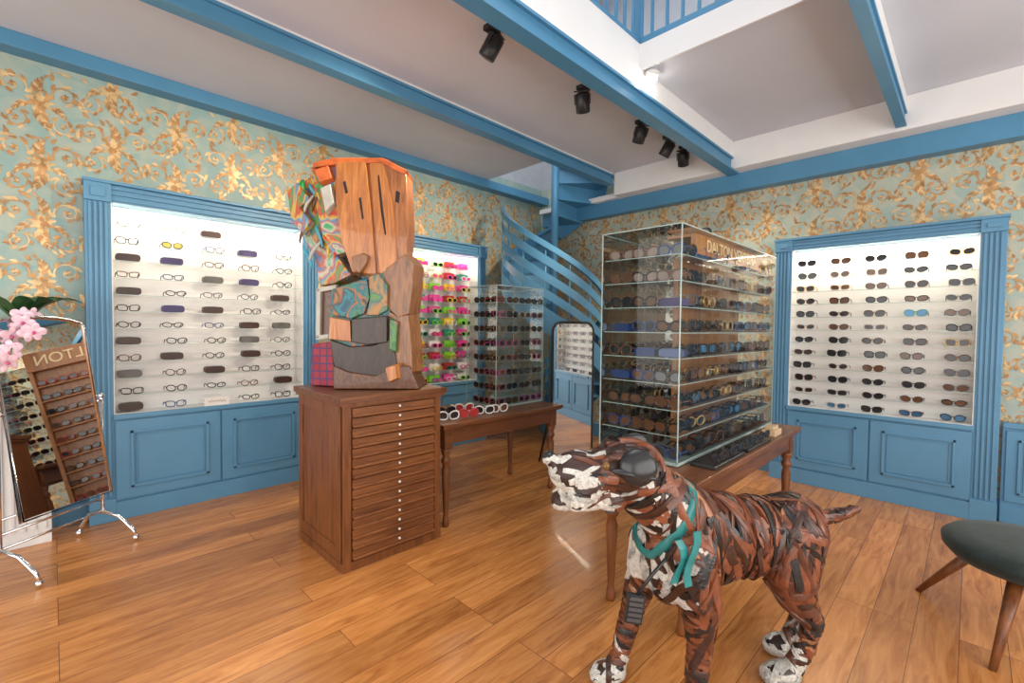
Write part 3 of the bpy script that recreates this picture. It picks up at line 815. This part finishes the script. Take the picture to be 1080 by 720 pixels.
# ------------------------------------------------------------------ track spotlights
for i,(x,y,ax,ay) in enumerate(((1.92,2.12,60,20),(2.87,2.14,50,-60),(3.69,2.12,45,-30),(4.16,2.10,50,0),(4.5,2.10,40,-70))):
    g=group('ceiling_spotlight',x,y,CZ)
    mb=MB(); mb.box(x-.05,x+.05,y-.025,y+.025,CZ-.03,CZ); mb.tube([(x,y,CZ-.03),(x,y,CZ-.07)],.010,8,0)
    Q=T(x,y,CZ-.115)@R(ay)@R(35,'X')
    mb.lathe([(.050,-.07),(.053,-.065),(.053,.055),(.035,.07)],20,0,Q)
    mb.box(-.06,-.055,-.014,.014,-.01,.06,0,Q);mb.box(.055,.06,-.014,.014,-.01,.06,0,Q);mb.box(-.06,.06,-.014,.014,.076,.084,0,Q)
    mb.obj('body',[BLACK],g)
# ------------------------------------------------------------------ dog sculpture (leather strips)
g=group('dog_sculpture',1.9,.6)
DM=R(-45)@T(0,-.05,0)   # local x: to the right across the room, y: into the room
mb=MB(); ax=R(18.7)
def E(c,r,rot=None): mb.ell(c,r,0,None,20,14,rot)
HS=1.06; HC=Vector((.44,1.70,.86)); HO=Vector((.008,0,0))
def hp(c): return tuple(HC+(Vector(c)-HC)*HS+HO)
def HE(c,r,rot=None): E(hp(c),tuple(q*HS for q in r),rot)
def limb(pts,rs):
    n=6; pp=[];rr_=[]
    for i in range(len(pts)-1):
        for k in range(n):
            t=k/n; pp.append(Vector(pts[i]).lerp(Vector(pts[i+1]),t)); rr_.append(rs[i]+(rs[i+1]-rs[i])*t)
    pp.append(Vector(pts[-1])); rr_.append(rs[-1])
    for p,r_ in zip(pp,rr_): mb.ell(p,r_,0,None,12,8)
# trunk
E((.655,1.765,.57),(.155,.122,.18),ax); E((.78,1.80,.60),(.17,.12,.16),ax); E((.93,1.845,.585),(.18,.11,.14),ax); E((1.09,1.90,.57),(.155,.118,.135),ax)
E((.60,1.745,.50),(.09,.10,.11),ax)
# neck
limb([(.68,1.77,.66),(.57,1.73,.75),(.48,1.71,.83)],[.125,.106,.095])
# head
HE((.42,1.70,.880),(.110,.096,.098)); HE((.345,1.69,.888),(.080,.080,.075))
HT=R(14,'Y')
HE((.265,1.68,.895),(.100,.068,.052),HT); HE((.215,1.68,.882),(.066,.076,.056),HT)
HE((.265,1.68,.795),(.095,.056,.034),R(-4,'Y')); HE((.19,1.68,.788),(.038,.050,.034)); HE((.35,1.69,.81),(.06,.072,.055))
limb([hp((.29,1.628,.865)),hp((.235,1.622,.805))],[.040,.032]); limb([hp((.29,1.732,.865)),hp((.235,1.738,.805))],[.040,.032])
HE((.150,1.68,.928),(.024,.034,.022))
HE((.37,1.64,.948),(.04,.032,.022)); HE((.37,1.74,.948),(.04,.032,.022))
# legs
limb([(.56,1.83,.56),(.53,1.85,.42),(.485,1.85,.26),(.445,1.845,.11),(.43,1.84,.06)],[.082,.058,.038,.031,.034])
E((.40,1.835,.038),(.062,.042,.036))
for q in (-.024,0,.024): E((.355,1.835+q,.028),(.028,.014,.024))
limb([(.64,1.69,.60),(.675,1.655,.44),(.68,1.66,.30),(.675,1.66,.14),(.665,1.66,.06)],[.092,.062,.041,.033,.036])
E((.635,1.655,.038),(.064,.044,.036))
for q in (-.024,0,.024): E((.585,1.655+q,.028),(.028,.014,.024))
limb([(1.13,1.86,.60),(1.10,1.83,.45),(1.12,1.83,.36),(1.205,1.84,.25),(1.175,1.84,.14),(1.13,1.84,.06)],[.108,.088,.058,.036,.030,.033])
E((1.09,1.84,.038),(.066,.044,.036))
for q in (-.024,0,.024): E((1.04,1.84+q,.028),(.028,.014,.024))
limb([(1.18,1.96,.60),(1.17,1.98,.45),(1.20,1.99,.36),(1.28,2.00,.25),(1.245,2.00,.14),(1.215,2.00,.06)],[.10,.082,.055,.036,.030,.033])
E((1.175,2.00,.038),(.066,.044,.036))
# tail
limb([(1.20,1.94,.63),(1.31,1.97,.61),(1.40,1.98,.62),(1.475,1.98,.645)],[.05,.028,.022,.012])
base=mb.obj('body',[mat('leather_dark',(.030,.013,.009),.5,var=.4)],None)
rm=base.modifiers.new('r','REMESH'); rm.mode='VOXEL'; rm.voxel_size=.010; rm.use_smooth_shade=True
sm=base.modifiers.new('s','SMOOTH'); sm.factor=.5; sm.iterations=5
dg=bpy.context.evaluated_depsgraph_get()
me=bpy.data.meshes.new_from_object(base.evaluated_get(dg)); base.modifiers.clear(); base.data=me
if not me.materials: me.materials.append(bpy.data.materials['leather_dark'])
for p in me.polygons: p.use_smooth=True
bvh=BVHTree.FromPolygons([v.co[:] for v in me.vertices],[p.vertices[:] for p in me.polygons])
base.matrix_world=DM; par(base,g)
LM=[mat('leather_brown',(.105,.033,.017),.34,var=.35,scale=25,bump=.12,bscale=120),
    mat('leather_redbrown',(.19,.058,.026),.34,var=.3,scale=25,bump=.12,bscale=120),
    mat('leather_black',(.013,.011,.011),.32,var=.4,scale=25,bump=.12,bscale=120),
    mat('leather_darkbrown',(.045,.018,.012),.34,var=.4,scale=25,bump=.12,bscale=120),
    mat('leather_white',(.58,.56,.51),.6,var=.22,scale=70,bump=.8,bscale=110),
    mat('leather_grey',(.38,.37,.34),.6,var=.3,scale=70,bump=.8,bscale=110),
    mat('leather_tan',(.34,.15,.07),.42,var=.3,scale=40,bump=.2),
    mat('teal_collar',(.02,.19,.19),.35,var=.2,scale=20)]
random.seed(19)
areas=[];tt=0
for p in me.polygons: tt+=p.area; areas.append(tt)
strips=MB()
def snap(p):
    q=bvh.find_nearest(p); return q[0],q[1]
def strip(p,n,t,w,L,off,m,curl=0,tilt=0):
    ds=.011; k=max(4,int(L/ds)); rows=[]; SS=(.5,.42,.14,-.14,-.42,-.5)
    for i in range(k+1):
        t=(t-n*t.dot(n)); 
        if t.length<1e-4: break
        t.normalize(); side=n.cross(t)
        ww=w*(.8 if i in(0,k) else 1)
        r_=[]; ok=True
        for s_ in SS:
            a,an=snap(p+side*ww*s_)
            if (a-p).length>ww*.9: ok=False;break
            r_.append((a,an))
        if not ok: break
        hs=[0,1-tilt,1.1-tilt*.3,1.1+tilt*.3,1+tilt,0]
        rows.append([a+an*(off*h-(.001 if h==0 else 0)) for (a,an),h in zip(r_,hs)])
        t=(t+side*curl*ds).normalized(); p2,n2=snap(p+t*ds)
        if n2.dot(n)<.2: break
        p,n=p2,n2
    if len(rows)<4: return
    K=len(SS); vs=[v for r_ in rows for v in r_]; fs=[]
    for i in range(len(rows)-1):
        o=i*K
        for c in range(K-1): fs.append((o+c,o+c+1,o+K+1+c,o+K+c))
    e=(len(rows)-1)*K
    fs+=[tuple(reversed(range(K))),tuple(e+q for q in range(K))]
    strips.add(vs,fs,m,DM,False)
def zone(c):
    x,y,z=c
    if z<.085: return 'w'
    if x<.30 and z>.68 and not (z>.93 and x>.24): return 'w'
    if x<.52 and z>.74: return 'w' if z<.82 else 'h'
    if .40<z<.80 and x<.635+.10*(.80-z) and not (y<1.68 and x>.64): return 'w'
    return 'b'
def colour(zn):
    if zn=='w': return random.choice((4,4,4,4,5,4,5,4,4,2))
    if zn=='h': return random.choice((0,0,3,3,3,0,1))
    return random.choice((0,0,1,1,3,3,2,2,1,0,1,3,6 if random.random()<.35 else 0))
AX=Vector((.95,.32,0))
for i in range(1350):
    f=me.polygons[min(len(areas)-1,bisect.bisect(areas,random.random()*tt))]
    c=f.center.copy(); n=f.normal.copy(); zn=zone(c)
    leg=c.z<.42 or c.x>1.28; head=c.x<.50 and c.z>.7
    if leg: t=n.cross(Vector((0,0,1)))+Vector((0,0,random.uniform(-.3,.3)))
    elif head: t=Vector((1,0,random.uniform(-.6,.6)))
    else: t=n.cross(AX)+AX*random.uniform(-.5,.5)
    if random.random()<.15: t=t+AX*random.uniform(-2,2)
    if random.random()<.5: t=-t
    if head: w,L_,of=random.uniform(.016,.034),random.uniform(.05,.12),random.uniform(.002,.007)
    elif leg: w,L_,of=random.uniform(.018,.030),random.uniform(.09,.22),random.uniform(.003,.009)
    elif zn=='w': w,L_,of=random.uniform(.024,.046),random.uniform(.05,.13),random.uniform(.003,.012)
    else: w,L_,of=random.uniform(.022,.044),random.uniform(.16,.40),random.uniform(.004,.018)
    strip(c,n,t,w,L_,of,colour(zn),random.uniform(-4,4),random.uniform(-.45,.45))
def ring(c,axis,w,off,m):
    c=Vector(c); axis=Vector(axis).normalized(); e1=axis.orthogonal().normalized(); e2=axis.cross(e1); rows=[]
    for k in range(48):
        a=2*PI*k/48; d=e1*math.cos(a)+e2*math.sin(a)
        rs=[]
        for s_ in (-.5,0,.5):
            o=c+axis*w*s_; h=bvh.ray_cast(o,d); rs.append((h[0]-o).length if h[0] else .12)
        r_=min(max(rs),.165)
        rows.append([c+axis*w*s_+d*(r_+off*q) for s_,q in ((-.5,-.3),(-.5,1),(.5,1),(.5,-.3))])
    vs=[v for r2 in rows for v in r2]; fs=[]
    for i in range(48):
        o=i*4; j=((i+1)%48)*4
        for q in range(3): fs.append((o+q,o+q+1,j+q+1,j+q))
    strips.add(vs,fs,m,DM,True)
ring((.585,1.735,.725),(-.62,-.12,.36),.032,.018,7)
strips.obj('leather_strips',LM,g)
mb=MB()
ec=hp((.425,1.602,.925))
mb.ell(ec,(.066,.030,.062),0,DM,20,12,R(-15,'X'))
mb.ell((ec[0]-.015,ec[1]-.014,ec[2]-.022),(.082,.018,.014),0,DM,20,8,R(10,'Y'))
mb.ell(hp((.46,1.79,.95)),(.055,.02,.05),0,DM,16,10,R(15,'X'))
mb.ell(hp((.146,1.68,.936)),(.024,.032,.020),0,DM,12,8)
mb.box(.395,.455,1.575,1.590,.40,.50,0,DM@T(.425,0,.45)@R(8,'Y')@T(-.425,0,-.45))
mb.tube([(.54,1.60,.62),(.48,1.585,.56),(.435,1.582,.50)],.006,6,0,False,DM)
for k in range(5): mb.box(.402,.448,1.569,1.576,.41+k*.018,.422+k*.018,1,DM@T(.425,0,.45)@R(8,'Y')@T(-.425,0,-.45))
mb.obj('ears_nose_tag',[BLACKP,mat('tag_key',(.06,.06,.065),.4)],g)
mb=MB()
for yy in (1.614,1.764): mb.ell(hp((.325,yy,.925)),.015,0,DM,12,8)
mb.obj('eyes',[mat('dog_eye',(.16,.08,.02),.1)],g)
mb=MB()
for k,(ox,oz,l) in enumerate(((.0,.0,.14),(.045,.03,.18))):
    pts=[(.575+ox+.02*math.sin(i*.9+k),1.595-.004*i,.68+oz-l*i/5) for i in range(6)]
    for i in range(5):
        a,b=Vector(pts[i]),Vector(pts[i+1]); w=Vector((.015,.007,0))
        mb.add([a-w,a+w,b+w,b-w,a-w+Vector((0,.006,0)),a+w+Vector((0,.006,0)),b+w+Vector((0,.006,0)),b-w+Vector((0,.006,0))],[(0,1,2,3),(4,7,6,5),(0,4,5,1),(1,5,6,2),(2,6,7,3),(3,7,4,0)],0,DM)
mb.obj('collar_ribbon',[LM[7]],g)

# ------------------------------------------------------------------ lights & world
w=bpy.data.worlds.new('World'); scene.world=w; w.use_nodes=True
bg=w.node_tree.nodes['Background']; sky=w.node_tree.nodes.new('ShaderNodeTexSky'); sky.sky_type='HOSEK_WILKIE'; sky.turbidity=5
w.node_tree.links.new(sky.outputs[0],bg.inputs[0]); bg.inputs[1].default_value=1.2
light('window_daylight','AREA',T(1.35,BY+.06,1.65)@R(90,'X'),180,(1,.96,.90),shape='RECTANGLE',size=6.0,size_y=2.3)
light('window_daylight_side','AREA',T(BX+.06,1.05,1.65)@R(-90)@R(90,'X'),135,(1,.96,.90),shape='RECTANGLE',size=5.4,size_y=2.3)
light('upper_floor_light','AREA',T(2.2,1.2,5.5),150,(.97,.98,1),shape='RECTANGLE',size=4,size_y=4)
light('stairwell_light','POINT',T(4.4,3.9,4.4),8,(1,.95,.9),shadow_soft_size=.1)
for i,(x,y,tx,ty,tz,en) in enumerate(((1.92,2.12,.9,4.3,1.8,135),(2.87,2.12,1.45,2.8,1.6,125),(3.69,2.12,3,4.3,1.7,145),(4.16,2.10,4.95,2.5,1.3,110),(4.5,2.10,4.6,1.0,1.3,70))):
    d=Vector((tx-x,ty-y,tz-3.0)); q=d.to_track_quat('-Z','Y').to_matrix().to_4x4()
    light('spot_beam','SPOT',T(*(Vector((x,y,3.0))+d.normalized()*.12))@q,en,(1,.86,.68),spot_size=math.radians(85),spot_blend=.9,shadow_soft_size=.05)

# ------------------------------------------------------------------ camera
cam=bpy.data.cameras.new('camera'); co=bpy.data.objects.new('camera',cam); COL.objects.link(co)
cam.sensor_width=36; cam.lens=485/1080*36; cam.clip_start=.02
co.matrix_world=T(0,0,1.4)@R(-45)@R(90-1.8,'X')@R(.6)
scene.camera=co
scene.view_settings.view_transform='Standard'
